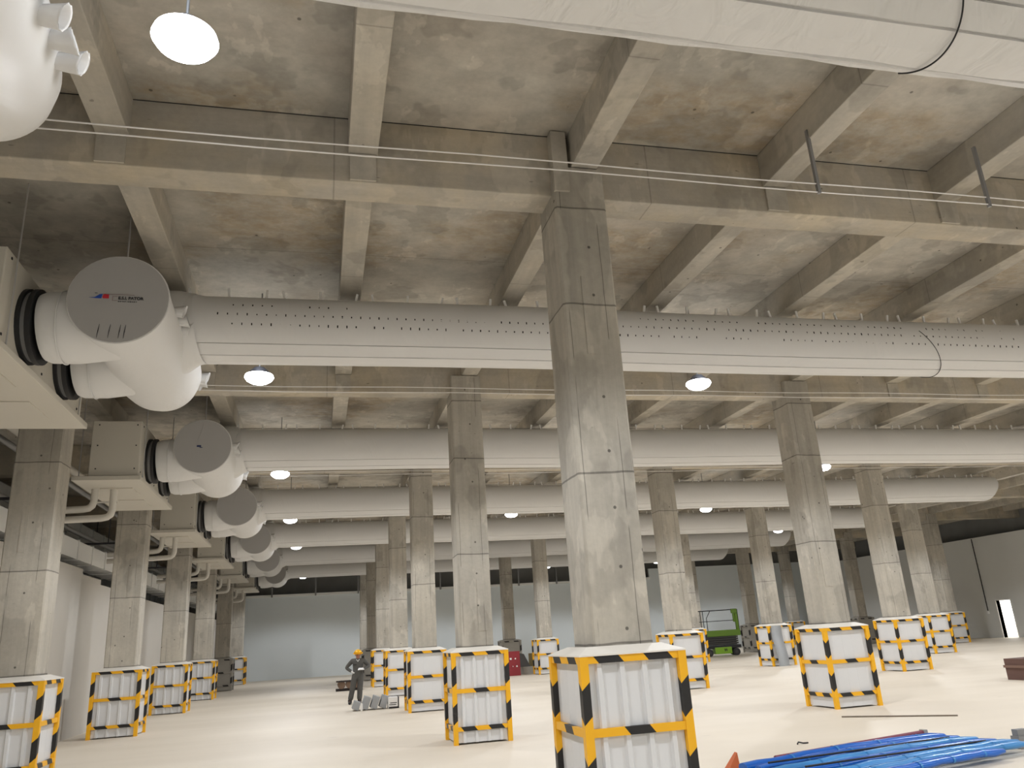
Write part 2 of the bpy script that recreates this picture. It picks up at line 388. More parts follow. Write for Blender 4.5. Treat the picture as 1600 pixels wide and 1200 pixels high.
# ------------------------------------------------------------------ fabric ducts
R = .53; ZD = 6.635; YD0 = 4.05; XE = 28.0
def duct_profile(seg=64):
    """round above, with flat hemmed strips along the underside (angle from -Y turning to -Z)"""
    pts = []
    def P(a, r=R): return (-math.cos(math.radians(a))*r, -math.sin(math.radians(a))*r)   # (dy, dz)
    a = 138.4
    while a < 360+41.6-.01: pts.append(P(a)); a += 6.0
    pts += [P(40.6, R*1.0), P(41.2, R*.93), P(42.4, R*.93), P(43, R*.975), P(54, R*.965), P(64.6, R*.985), P(65.4, R*.92), P(67, R*.92), P(67.8, R*.975), P(90, R*.962),
            P(112.2, R*.975), P(113, R*.92), P(114.6, R*.92), P(115.4, R*.985), P(126, R*.965), P(137, R*.975)]
    return pts
PROF = duct_profile()
def duct_tube(wavy):
    xs = [-2.35, -2.1, -1.95, -1.85]+[-1.75+.4*i for i in range(73)]+[27.75, 27.92, 28.0]
    rings = []
    rnd = random.Random(5)
    for x in xs:
        s = 1.0
        if x > 27.7: s = {27.75: .985, 27.92: .93, 28.0: .80}[x]
        if x < -1.8: s = {-2.35: 1.13, -2.1: 1.12, -1.95: 1.07}.get(x, 1.03)
        ring = []
        for k, (dy, dz) in enumerate(PROF):
            wv = 1+wavy*.012*math.sin(x*3.1+k*.9)+wavy*.008*math.sin(x*7.7-k*.5)
            sag = .012*math.sin(x*.55)
            tw = (x-27)*.25 if x > 27 else 0
            ring.append((x+(dz*.45 if x > 27.7 else 0), dy*s*wv, dz*s*wv+sag))
        rings.append(ring)
    n = len(PROF); vs = [p for r in rings for p in r]
    fs = [(i*n+k, i*n+(k+1) % n, (i+1)*n+(k+1) % n, (i+1)*n+k) for i in range(len(xs)-1) for k in range(n)]
    mb = MB().add(vs, fs, 0, False)
    # round part is shaded smooth, the flat strips keep their edges
    arc = n-17
    for idx, f in enumerate(mb.f):
        if idx % n < arc: mb.sm[idx] = True
    mb.add(rings[-1], [tuple(range(n))], 0)
    mb.f[-1] = [len(mb.v)-n+k for k in range(n)]
    return mb
def ring_strip(x, r, w=.02, a0=0, a1=360, lean=0.0, rad=.012):
    pts = []
    for i in range(41):
        a = math.radians(a0+(a1-a0)*i/40); pts.append((x+lean*math.sin(a)*-1, -math.cos(a)*r, -math.sin(a)*r))
    return pts
def manifold_mb():
    """wide fabric header running away from the camera, bulging where the long duct leaves it"""
    mb = MB(); pts = []; rad = []
    Y = [-1.75, -1.7, -1.45, -1.1, -.7, -.3, .1, .5, .9, 1.3, 1.6, 1.82, 1.97, 2.05]
    Rr = [.585, .60, .595, .58, .575, .585, .61, .64, .645, .61, .53, .41, .25, .06]
    for y, r in zip(Y, Rr): pts.append((0, y, 0)); rad.append(r)
    mb.tube(pts, rad, 48)
    # shoulder where the duct leaves to the right
    mb.tube([(.0, .3, .12), (.3, .12, .22), (.55, .02, .31), (.75, 0, .335)], [.62, .60, .57, .54], 40, cap=False)
    return mb
def ruffle(a0, a1, x, r0, r1, amp, waves):
    mb = MB(); n = 60; vs = []
    for i in range(n+1):
        a = math.radians(a0+(a1-a0)*i/n); wv = math.sin(i/n*waves*2*PI)
        for j, r in enumerate((r0, (r0+r1)/2, r1)):
            q = j/2; vs.append((x+q*amp*wv+q*.03, -math.cos(a)*(r+q*.02*wv), -math.sin(a)*(r+q*.02*wv)))
    fs = [(i*3+j, i*3+j+1, i*3+j+4, i*3+j+3) for i in range(n) for j in range(2)]
    mb.add(vs, fs, 0, True); return mb
text_mesh = None
def cap_text(parent):
    def txt(name, body, size, x, z, mat):
        cu = bpy.data.curves.new('txt', 'FONT'); cu.body = body; cu.size = size; cu.extrude = .002; cu.offset = size*.035
        o = bpy.data.objects.new('txt', cu); C.objects.link(o)
        me = bpy.data.meshes.new_from_object(o.evaluated_get(bpy.context.evaluated_depsgraph_get()))
        bpy.data.objects.remove(o)
        me.materials.clear(); me.materials.append(mat)
        m = bpy.data.objects.new(name, me); C.objects.link(m); m.parent = parent
        m.rotation_euler = (PI/2, 0, 0); m.location = (x, -.012, z)
        return m
    ink = plain('grey print', (.05, .05, .055), .8)
    red = plain('red print', (.62, .03, .05), .6); blue = plain('blue print', (.02, .08, .42), .6); pink = plain('faded pink print', (.30, .20, .20), .8)
    txt('lettering', 'E.S.I. PATOR', .056, .01, -.012, ink)
    txt('small_lettering', 'o n e n l . u m e n e', .028, .01, -.048, ink)
    m = MB().prism([(-.33, -.005), (-.27, .0), (-.22, .03), (-.19, .035), (-.20, -.012), (-.26, -.01)], 0, .004)
    m.add([(x, y, z) for z in (0, .004) for x, y in ((-.12, -.01), (-.18, -.01), (-.19, .0), (-.18, .03), (-.16, .035), (-.12, .03))], [(0, 1, 2, 3, 4, 5), tuple(reversed(range(6, 12)))], 1)
    m.xform(Matrix.Rotation(PI/2, 4, 'X') @ Matrix.Diagonal((1.1, 1.35, 1, 1))).xform(Matrix.Translation((.03, -.008, .01)))
    m.build('printed_logo', [blue, red], parent, bevel=0)
    f = MB().box(-.06, -.055, -.012, -.008, -.03, .03).box(-.06, .0, -.012, -.008, .027, .03).box(-.06, .0, -.012, -.008, -.03, -.027).box(-.17, .2, -.012, -.008, .052, .055)
    f.build('printed_frame', pink, parent)
    MB().box(-.27, -.24, -.012, -.008, .063, .07).build('printed_mark', ink, parent)

def clip_positions():
    return [-1.85+.452*k for k in range(66)]
def build_duct(idx, src=None):
    y = YD0+8.0*idx-.0*(idx)
    names = {0: 'wrinkled white fabric air duct overhead at the top edge, closest to the camera',
             1: 'white fabric air duct with rows of small punched holes, crossing behind the big column',
             2: 'long white fabric air duct, second of those seen whole below the ceiling',
             3: 'white fabric air duct whose ragged open end shows near the right edge',
             4: 'white fabric air duct fourth from the nearest whole one, ending beside a right hand column',
             5: 'grey looking fabric air duct, second last toward the back wall',
             6: 'farthest fabric air duct, hanging just before the back wall'}
    t = thing('fabric_duct', (0, y, ZD), names[idx], 'air duct', 'fabric air ducts hung across the hall')
    return t
ducts = {}
clip_me = None; hdr_me = None
duct_me = {}
proto_parts = []
for idx in range(0, 7):
    if idx == 0: y = YD0
    else: y = 12.05+8.0*(idx-1)
    t = build_duct(idx); t.location = (0, y, ZD); ducts[idx] = t
    if idx == 0: t.location = (0, 4.22, 6.59); t.scale = (1, 1.05, 1.05)
    kind = 'w' if idx == 0 else 's'
    if kind not in duct_me:
        o = duct_tube(1.0 if idx == 0 else .25).build('duct_tube', M['fabw'] if idx == 0 else M['fab'], t); duct_me[kind] = o.data
    else:
        o = bpy.data.objects.new('duct_tube', duct_me[kind]); C.objects.link(o); o.parent = t
    if not proto_parts:
        h = manifold_mb().build('header', M['fabm'], t, (-2.57, -.05, -.335))
        e = MB().tube([(0, -1.80, 0), (0, -1.765, 0)], [.60, .60], 56, smooth=True).build('end_cap', M['cap'], h)
        rim = MB().tube([(math.cos(a)*.605, -1.77, math.sin(a)*.605) for a in [2*PI*i/48 for i in range(49)]], .014, 6, cap=False).build('rim_seam', M['fabm'], h)
        parts = [h]
        for k, (yy, nm) in enumerate(((-1.3, 'near'), (.25, 'far'))):
            s = MB().tube([(-.98, yy, -.55), (-.9, yy, -.545), (-.62, yy+.02, -.53), (-.3, yy+.05, -.46), (.05, yy+.1, -.38)], [.44, .475, .485, .495, .50], 36, cap=False)
            s.xform(Matrix.Translation((-2.57, 0, 0)))
            so = s.build('inlet_sleeve', M['fabm'], t)
            MB().tube([(-3.3, yy+math.cos(a)*.49, -.54+math.sin(a)*.49) for a in [2*PI*i/40 for i in range(41)]], .008, 6, cap=False).build('sleeve_seam', M['fab'], so)
            parts.append(so)
        def pleat(y, x0, x1, z, r, tilt=.0):
            mb = MB(); n = 20; rings = []
            for q, (x, k) in enumerate(((x0, .75), ((x0+x1)/2, .95), (x1-.02, 1.12), (x1, 1.2), (x1-.015, 1.1), ((x0+x1)/2, .88))):
                rings.append([(x+tilt*math.sin(2*PI*i/n)*.03, y+math.cos(2*PI*i/n)*r*k*.8, z+math.sin(2*PI*i/n)*r*k*(1+.12*math.sin(3*i))) for i in range(n)])
            vs = [p for rg in rings for p in rg]
            fs = [(q*n+i, q*n+(i+1) % n, (q+1)*n+(i+1) % n, (q+1)*n+i) for q in range(5) for i in range(n)]
            return mb.add(vs, fs, 0, True).build('gathered_pleat', M['fabm'], t)
        nearp = [pleat(-1.0, -2.12, -1.90, -.13, .075, 1), pleat(-.76, -2.12, -1.89, -.17, .08, -1), pleat(-.52, -2.12, -1.88, -.2, .08, 1)]
        farp = [pleat(1.36, -2.1, -1.87, -.33, .08, 1), pleat(1.58, -2.15, -1.93, -.33, .08, -1), pleat(1.78, -2.25, -2.02, -.33, .075, 1)]
        r1, r2, r3 = nearp; parts += farp
        rd = MB().tube([(-2.57, -1.6, .28), (-2.57, -1.6, HSLAB-ZD)], .012, 6).build('hanger_rod', M['rod'], t)
        parts.append(MB().tube([(-2.57, 1.0, .25), (-2.57, 1.0, HSLAB-ZD)], .012, 6).build('hanger_rod', M['rod'], t))
        rail = MB().tube([(-1.9, 0, R+.03), (28, 0, R+.03)], .008, 6).build('hanging_cable', M['galvd'], t)
        parts += [r1, r2, r3, rd, rail]
        proto_parts = parts
        c0 = MB().box(-.018, .018, -.03, .0, .455, .635).build('hanger_clip', M['clip'], t); clip_me = c0.data; c0.location = (-1.85, -.15, 0)
        cl0 = 1
    else:
        for q in proto_parts: copy_tree(q, t)
        cl0 = 0
    for k, x in enumerate(clip_positions()):
        if k < cl0: continue
        if idx == 0 and x > 12: break
        o = bpy.data.objects.new('hanger_clip', clip_me); C.objects.link(o); o.parent = t; o.location = (x, -.15, 0)
        o.rotation_euler = (0, (((k*37) % 11)-5)*.05, 0)
    # dark stitched seam round the tube
    lean = .35; xs_ = {0: 4.45, 1: 10.95}.get(idx)
    if xs_ is not None:
        pts = ring_strip(xs_, R*1.004, a0=-20, a1=130, lean=-.42 if idx else -.3)
        rr = .007
        MB().tube([(p[0], p[1], p[2]) for p in pts], rr, 6).build('seam_cord', M['blackseam'], t)
for q, (dy, dx) in zip(farp, ((.75-1.36, .07), (.98-1.58, .13), (1.2-1.78, .22))): q.location = (dx+.02, dy, -.08); q.scale = (1.0, 1.0, 1.0)
# three rows of punched outlet holes on the nearest whole duct
for row, (ang, ph) in enumerate(((-26, .0), (-7, .07), (10, .0))):
    mb = MB(); rs = random.Random(row)
    x = -1.6+ph
    while x < 13.0:
        if rs.random() < (.75 if row == 0 else .92):
            a = math.radians(ang); r_ = R*1.003; h = rs.uniform(.010, .022); ww = rs.uniform(.006, .010)
            cy, cz = -math.cos(a)*r_, -math.sin(a)*r_; ty, tz = -math.sin(a)*-1, math.cos(a)*-1
            vs = []
            for dx, dt in ((-ww, -h), (ww, -h), (ww, h), (-ww, h)):
                vs.append((x+dx, cy+ty*dt, cz+tz*dt))
            for dx, dt in ((-ww, -h), (ww, -h), (ww, h), (-ww, h)):
                vs.append((x+dx, (cy+ty*dt)*.99, (cz+tz*dt)*.99))
            mb.add(vs, [(0, 1, 2, 3), (7, 6, 5, 4), (0, 4, 5, 1), (1, 5, 6, 2), (2, 6, 7, 3), (3, 7, 4, 0)], 0)
        x += .14
    mb.build('outlet_hole_row', M['hole'], ducts[1])
# printing on the nearest end cap only
hdr = [c for c in ducts[1].children if c.name.startswith('header')][0]
capo = [c for c in hdr.children if c.name.startswith('end_cap')][0]
e0 = bpy.data.objects.new('print', None)
def print_on_cap():
    ink = M['hole']
    cap_parent = hdr
    tmp = capo
    # lettering is part of the header, flush on the cap face
    class O: pass
    cap_text(tmp)
    for c in tmp.children: c.location = Vector(c.location)+Vector((-.01, -1.797, .0))
print_on_cap()
h2 = [c for c in ducts[2].children if c.name.startswith('header')][0]
MB().box(-.12, -.03, -1.806, -1.801, -.02, .02).box(-.06, .0, -1.806, -1.801, -.04, -.025).build('printed_mark', plain('navy print', (.03, .04, .12), .8), h2)
for k, q in enumerate((2, 3)):
    hh = [c for c in ducts[q].children if c.name.startswith('header')][0]
    MB().tube([(.0, -1.803, .55), (-.05, -1.806, .3), (-.14, -1.803, .05)], [.003, .007, .002], 6).build('crease', M['cap'], hh)
# short gathered pleats at the foot of that cap
for x in (-.19, -.06, .06, .12):
    MB().tube([(x, -1.803, -.36), (x-.01, -1.806, -.45), (x-.02, -1.803, -.545)], [.002, .005, .002], 6).build('pleat', M['blackseam'], hdr)

# ------------------------------------------------------------------ air handling units
def build_ahu():
    t = thing('air_handling_unit', (-4.3, 11.6, 5.45), '', 'air handler', 'air handling units on the left')
    MB().box(-.42, .55, -1.85, 1.75, .1, 1.3).build('cabinet', M['ahu'], t, bevel=.015)
    MB().box(-.7, .62, -1.95, 1.93, 0, .09).build('drain_pan', M['ahu'], t, bevel=.008)
    MB().box(-.35, .3, -1.1, -.3, -.02, 0).build('access_hatch', M['ahu'], t)
    MB().box(-.3, .25, .4, 1.3, -.015, 0).build('access_hatch', M['ahu'], t)
    for yy in (-.87, .68):
        c = MB()
        c.tube([(.54, yy, .63), (.60, yy, .63)], [.50, .50], 36)
        c.build('collar', M['black'], t)
        MB().tube([(.60, yy, .63), (.68, yy, .63)], [.46, .46], 36).build('collar_ring', M['galvd'], t)
        MB().tube([(.66, yy, .63), (.72, yy, .63)], [.50, .50], 36).build('clamp_band', M['black'], t)
    sc = MB()
    for yy in (-1.7, -.2, 1.5):
        for z in (.2, 1.2): sc.box(.55, .56, yy, yy+.03, z, z+.03)
    for x in (-.3, .45):
        for z in (.25, .75, 1.2): sc.box(x, x+.025, -1.86, -1.85, z, z+.025)
    sc.build('screw', M['black'], t)
    for yy in (-1.6, 1.5):
        for x in (-.66, .59):
            MB().tube([(x, yy, .05), (x, yy, HSLAB-5.45)], .011, 6).build('hanger_rod', M['rod'], t)
    # insulated pipes leaving the pan
    for (x, dz, xe) in ((-.48, -.42, -2.0), (-.10, -.62, -2.0)):
        y0 = -.95
        pts = [(x, y0, .02), (x, y0, dz+.16), (x-.03, y0, dz+.06), (x-.09, y0, dz+.01), (x-.2, y0, dz-.01), (xe, y0, dz-.06)]
        MB().tube(pts, .075, 14).build('pipe', M['pipe'], t)
    MB().box(-.5, .0, -.97, -.93, -.3, -.27).build('pipe_bracket', M['pipe'], t)
    return t
ahu = build_ahu()
AL = {1: 'large nearest cream air handling unit at the left edge, beside the printed duct cap',
      2: 'cream air handling unit with two white pipes below, between the first two left columns',
      3: 'third cream air handling unit back on the left, half behind the second one',
      4: 'fourth cream air handling unit back on the left',
      5: 'fifth cream air handling unit back on the left, small',
      6: 'farthest cream air handling unit on the left, before the back wall'}
for i in range(1, 7):
    o = ahu if i == 1 else copy_tree(ahu)
    o.location = (-4.3, 11.6+8.0*(i-1), 5.45); o['label'] = AL[i]
for c in list(ahu.children):
    pass

# ------------------------------------------------------------------ services above the left partition
def service_duct(x0, x1, z0, z1, ya, yb, mat, label, name='metal_duct', flange=1.5):
    t = thing(name, ((x0+x1)/2, ya, z0), label, 'duct')
    hx = (x1-x0)/2
    fl = MB().box(-hx, hx, 0, yb-ya, 0, z1-z0); y = .4
    while y < yb-ya:
        fl.box(-hx-.03, hx+.03, y, y+.05, -.03, z1-z0+.03); y += flange
    fl.build('body', mat, t)
    return t
service_duct(-7.3, -6.55, 4.62, 5.12, 12, 59, M['coping'], 'pale boxed duct running back above the left wall')
service_duct(-8.6, -7.6, 5.5, 6.2, 10, 59, M['galv'], 'galvanised metal duct high behind the left columns')
service_duct(-9.8, -9.0, 4.4, 5.3, 10, 59, M['galv'], 'galvanised metal duct deepest in the dark space behind the left columns')
for x, z, r, mt, lab in ((-6.1, 6.5, .09, 'pipe', 'pale round pipe running back high beside the air handling units'), (-5.9, 6.0, .06, 'galvd', 'grey round pipe running back below the pale one'), (-7.0, 5.55, .07, 'galvd', 'dull grey pipe above the boxed duct on the left')):
    o = MB().tube([(x, 10, z), (x, 59, z)], r, 12).build('service_pipe', M[mt]); tag(o, lab, 'pipe')
for i in range(6):
    y = 19.2+i*8.0
    o = MB().box(-9.9, -5.7, y, y+.06, 5.36, 5.42).tube([(-6.45, y+.03, 5.4), (-6.45, y+.03, HSLAB)], .015, 6).tube([(-8.8, y+.03, 5.4), (-8.8, y+.03, HSLAB)], .015, 6).build('trapeze_hanger', M['lamph'])
    tag(o, 'dark trapeze hanger behind the left columns, %s from the camera' % ['first', 'second', 'third', 'fourth', 'fifth', 'sixth'][i], 'hanger', 'trapeze hangers on the left')
for i in range(3):
    o = MB().box(-9.6, -9.56, 17.2+i*1.5, 17.9+i*1.5, 5.5, 6.3).build('window_%d' % (i+1), plain('lit glazing', (1, .97, .9), .5, emit=1.5)); o['kind'] = 'structure'

# ------------------------------------------------------------------ lamps
def build_lamp():
    t = thing('high_bay_lamp', (0, 0, 6.25), '', 'lamp', 'round high bay lamps')
    MB().tube([(0, 0, .012), (0, 0, .05), (0, 0, .09), (0, 0, .16)], [.20, .205, .16, .09], 28).build('housing', M['lamph'], t)
    MB().tube([(0, 0, -.11), (0, 0, -.10), (0, 0, -.06), (0, 0, -.01), (0, 0, .03)], [.07, .14, .205, .238, .225], 32).build('lens', M['lamp'], t)
    MB().tube([(0, 0, .15), (0, 0, HSLAB-6.25)], .012, 6).build('suspension_rod', M['galvd'], t)
    ld = bpy.data.lights.new('lamp_light', 'SPOT'); ld.energy = LAMP_W; ld.color = LAMP_COL; ld.shadow_soft_size = .18
    ld.spot_size = math.radians(152); ld.spot_blend = .28
    lo = bpy.data.objects.new('lamp_light', ld); C.objects.link(lo); lo.parent = t; lo.location = (0, 0, -.26)
    l2 = bpy.data.lights.new('added_slab_glow', 'POINT'); l2.energy = 5; l2.color = (.78, .87, 1.0); l2.shadow_soft_size = .15  # added point light, brightens the slab around the lamp
    l2o = bpy.data.objects.new('added_slab_glow', l2); C.objects.link(l2o); l2o.parent = t; l2o.location = (.0, -.28, .30)
    return t
LP = []
for r_ in range(-1, 5):
    for c_ in range(0, 5):
        LP.append((c_, r_))
LP += [(0, 6), (1, 6), (2, 6), (3, 6), (4, 6)]
lamp = build_lamp()
LWC = ['left aisle', 'aisle right of the big column', 'third aisle', 'fourth aisle', 'rightmost aisle']
LWR = {-1: 'behind the viewer', 0: 'nearest, before the first beam', 1: 'under the second beam bay', 2: 'in the third bay back', 3: 'in the fourth bay back', 4: 'in the fifth bay back', 6: 'farthest back, near the end wall'}
for i, (c_, r_) in enumerate(LP):
    o = lamp if i == 0 else copy_tree(lamp)
    o.location = (-1.03+8.045*c_, 5.2+7.95*r_, 6.25)
    o['label'] = 'round lamp over the %s, %s' % (LWC[c_], LWR[r_])

# ------------------------------------------------------------------ striped barriers
HB = 1.63; BH = .515
def bar(segs, w, d, skew):
    """bar along local +Z, cut into yellow and black lengths by slanted cuts; segs = [(end, material index)]"""
    mb = MB(); z = 0; cs = [(-w/2, -d/2), (w/2, -d/2), (w/2, d/2), (-w/2, d/2)]
    bounds = [0]+[s[0] for s in segs]; rings = []
    for i, b_ in enumerate(bounds):
        k = 0 if i in (0, len(bounds)-1) else skew
        rings.append([(x, y, b_+k*(x+y)) for x, y in cs])
    for i, s in enumerate(segs):
        vs = rings[i]+rings[i+1]
        mb.add(vs, [(0, 1, 5, 4), (1, 2, 6, 5), (2, 3, 7, 6), (3, 0, 4, 7)], s[1])
    mb.add(rings[0], [(3, 2, 1, 0)], segs[0][1]); mb.add(rings[-1], [(0, 1, 2, 3)], segs[-1][1])
    return mb
YK = [M['yellow'], M['blk']]
def build_barrier(ribs, mats, sheet, cover, cut=None):
    t = thing('column_barrier', (0, 0, 0), '', 'barrier')
    n = 2*BH
    for sx in (-1, 1):
        for sy in (-1, 1):
            p = bar([(.42, 0), (.73, 1), (1.08, 0), (1.39, 1), (HB, 0)], .085, .085, .9).build('post', mats, t, (sx*BH, sy*BH, 0))
    TOP = [(.10, 0), (.36, 1), (.62, 0), (.88, 1), (n-.085, 0)]
    MID = [(.36, 0), (.62, 1), (n-.085, 0)]
    for s in range(4):
        ang = s*PI/2
        for z, sg in ((HB-.04, TOP), (.93, MID), (.27, TOP)):
            r = bar(sg, .075, .045, .8).build('rail', mats, t)
            r.matrix_local = Matrix.Rotation(ang, 4, 'Z') @ Matrix.Translation((-BH+.0425, -BH-.012, z)) @ Matrix.Rotation(PI/2, 4, 'Y')
        rb = ribs if s == 0 else 0
        # profile of the sheet, ribs stand proud of it
        prof = [(-BH+.045, 0)]
        k = 4 if rb else 4; step = (n-.09)/k
        for i in range(k):
            c = -BH+.045+step*(i+.5); h = .030 if rb else .004
            prof += [(c-.04, 0), (c-.022, h), (c+.022, h), (c+.04, 0)] if rb else [(c-.006, 0), (c, -.0025), (c+.006, 0)]
        prof.append((BH-.045, 0))
        mb = MB(); m_ = len(prof)
        for (z0, z1) in ((.03, .235), (.305, .895), (.965, HB-.075)):
            vs = [(x, -BH+.02-h, z) for z in (z0, z1) for x, h in prof]+[(x, -BH+.03, z) for z in (z0, z1) for x, h in prof]
            fs = [(i, i+1, m_+i+1, m_+i) for i in range(m_-1)]+[(2*m_+i+1, 2*m_+i, 3*m_+i, 3*m_+i+1) for i in range(m_-1)]
            fs += [(m_+i, m_+i+1, 3*m_+i+1, 3*m_+i) for i in range(m_-1)]+[(i+1, i, 2*m_+i, 2*m_+i+1) for i in range(m_-1)]
            mb.add(vs, fs, 0)
        mb.box(-BH+.05, BH-.05, -BH+.03, -BH+.035, .03, HB-.05)
        mb.xform(Matrix.Rotation(ang, 4, 'Z')).build('side_panel', sheet, t)
    o = .56; i_ = .40; zc = HB+.005; zi = HB+.075
    vs = [(-o, -o, zc), (o, -o, zc), (o, o, zc), (-o, o, zc), (-i_, -i_*.83, zi), (i_, -i_*.83, zi), (i_, i_*.83, zi), (-i_, i_*.83, zi)]
    vs += [(x, y, z-.015) for x, y, z in vs]
    fs = []
    for k in range(4):
        q = (k+1) % 4
        fs += [(k, q, 4+q, 4+k), (8+q, 8+k, 12+k, 12+q), (k, 8+k, 8+q, q), (4+q, 12+q, 12+k, 4+k)]
    MB().add(vs, fs).build('top_cover', cover, t)
    return t
bar_rib = build_barrier(True, YK, M['sheet'], M['cover'])
bar_flat = build_barrier(False, YK, M['sheet'], M['cover'])
bar_grey = build_barrier(False, [M['grysheet'], M['blk']], M['grysheet'], M['grysheet'])
BARR = [
 ('B', 1, 'rib', 'largest striped barrier with ribbed white panels, around the big central column'),
 ('A', 2, 'rib', 'striped barrier cut by the left edge of the picture, around the nearest left column'),
 ('B', 2, 'rib', 'striped barrier with ribbed front panel, next left of the largest one'),
 ('C', 2, 'flat', 'striped barrier with smooth panels in the right half, nearest on that side'),
 ('A', 3, 'rib', 'striped barrier with four ribbed strips, second from the left edge'),
 ('B', 3, 'flat', 'striped barrier with smooth panels, just left of the second central one'),
 ('C', 3, 'flat', 'striped barrier partly behind the right side of the largest one'),
 ('D', 3, 'flat', 'striped barrier in the right half, second in size, right of the nearest one there'),
 ('A', 4, 'rib', 'striped barrier with ribbed panels, third from the left edge'),
 ('B', 4, 'flat', 'striped barrier right behind the standing person and beside the lying grey sheets'),
 ('D', 4, 'flat', 'striped barrier with a grey sheet leaning on its front'),
 ('E', 4, 'flat', 'striped barrier third in size at the far right, partly hidden by a nearer one'),
 ('A', 5, 'rib', 'striped barrier fourth from the left edge'),
 ('B', 5, 'flat', 'narrow looking striped barrier closest to the standing person'),
 ('C', 5, 'flat', 'small striped barrier standing clear left of the big column, near the red board'),
 ('D', 5, 'flat', 'small striped barrier half hidden just left of the green lift'),
 ('F', 5, 'flat', 'small striped barrier farthest right, nearest to the bright doorway'),
 ('F', 7, 'flat', 'tiny striped barrier behind the one with the leaning grey sheet'),
 ('A', 7, 'flat', 'tiny striped barrier at the left, last before the back wall'),
 ('A', 6, 'grey', 'plain grey barrier on the left, behind the last large striped one'),
 ('B', 6, 'grey', 'plain grey barrier directly behind the standing person'),
 ('C', 6, 'grey', 'plain grey barrier above the red board'),
 ('E', 6, 'grey', 'plain grey barrier just right of the green lift'),
 ('F', 6, 'grey', 'plain grey barrier between the two largest striped barriers on the right'),
]
used = set()
for l, j, kd, lab in BARR:
    src = {'rib': bar_rib, 'flat': bar_flat, 'grey': bar_grey}[kd]
    o = src if kd not in used else copy_tree(src); used.add(kd)
    o.location = (LINES[l], rowY(j), 0); o['label'] = lab; o['group'] = 'barriers around the columns'
    if l == 'A': o.scale = (1.08, 1, 1)

# ------------------------------------------------------------------ leaning sheet by the D4 barrier
o = MB()
n = 14
vs = []
for i in range(n+1):
    z = 1.62*i/n
    for x in (-.24, .24):
        vs.append((x+.02*math.sin(i*.5), -.02*math.sin(i*.45)+(1.62-z)*-.13, z))
vs2 = [(x, y+.012, z) for x, y, z in vs]
fs = [(2*i, 2*i+1, 2*i+3, 2*i+2) for i in range(n)]+[(2*n+2+2*i+1, 2*n+2+2*i, 2*n+2+2*i+2, 2*n+2+2*i+3) for i in range(n)]
fs += [(2*i, 2*i+2, 2*n+4+2*i, 2*n+2+2*i) for i in range(n)]+[(2*i+3, 2*i+1, 2*n+3+2*i, 2*n+5+2*i) for i in range(n)]
o.add(vs+vs2, fs, 0, True)
o = o.build('steel_sheet', plain('bluish grey steel sheet', (.42, .44, .46), .35, .2, noise=.12, scale=1.2)); o.location = (LINES['D']-.2, rowY(4)-.60, 0)
tag(o, 'bluish grey sheet leaning against the front of a striped barrier', 'sheet')

# ------------------------------------------------------------------ person
def skin_obj(name, verts, edges, radii, mat, parent=None, sub=2, root=0):
    me = bpy.data.meshes.new(name); bm = bmesh.new(); lay = bm.verts.layers.skin.verify()
    vs = [bm.verts.new(v) for v in verts]; bm.verts.ensure_lookup_table()
    for a, b_ in edges: bm.edges.new((vs[a], vs[b_]))
    for v, r in zip(vs, radii):
        v[lay].radius = r if isinstance(r, tuple) else (r, r)
    vs[root][lay].use_root = True
    bm.to_mesh(me); bm.free()
    ob = bpy.data.objects.new(name, me); C.objects.link(ob)
    s = ob.modifiers.new('s', 'SKIN'); s.use_smooth_shade = True
    u = ob.modifiers.new('u', 'SUBSURF'); u.levels = sub; u.render_levels = sub
    dg = bpy.context.evaluated_depsgraph_get(); me2 = bpy.data.meshes.new_from_object(ob.evaluated_get(dg))
    bpy.data.objects.remove(ob)
    me2.materials.clear(); me2.materials.append(mat)
    for p in me2.polygons: p.material_index = 0; p.use_smooth = True
    o = bpy.data.objects.new(name, me2); C.objects.link(o)
    if parent: o.parent = parent
    return o
def ellipsoid(mb, c, r, seg=20, rings=12, mi=0, zmin=-1.0):
    vs = []; fs = []
    for i in range(rings+1):
        ph = -PI/2+PI*i/rings; z = max(math.sin(ph), zmin)
        for k in range(seg):
            th = 2*PI*k/seg; cc = math.cos(ph) if math.sin(ph) >= zmin else math.sqrt(max(0, 1-zmin*zmin))*(i+1)/(rings+1)
            vs.append((c[0]+r[0]*cc*math.cos(th), c[1]+r[1]*cc*math.sin(th), c[2]+r[2]*z))
    for i in range(rings):
        for k in range(seg): fs.append((i*seg+k, i*seg+(k+1) % seg, (i+1)*seg+(k+1) % seg, (i+1)*seg+k))
    return mb.add(vs, fs, mi, True)
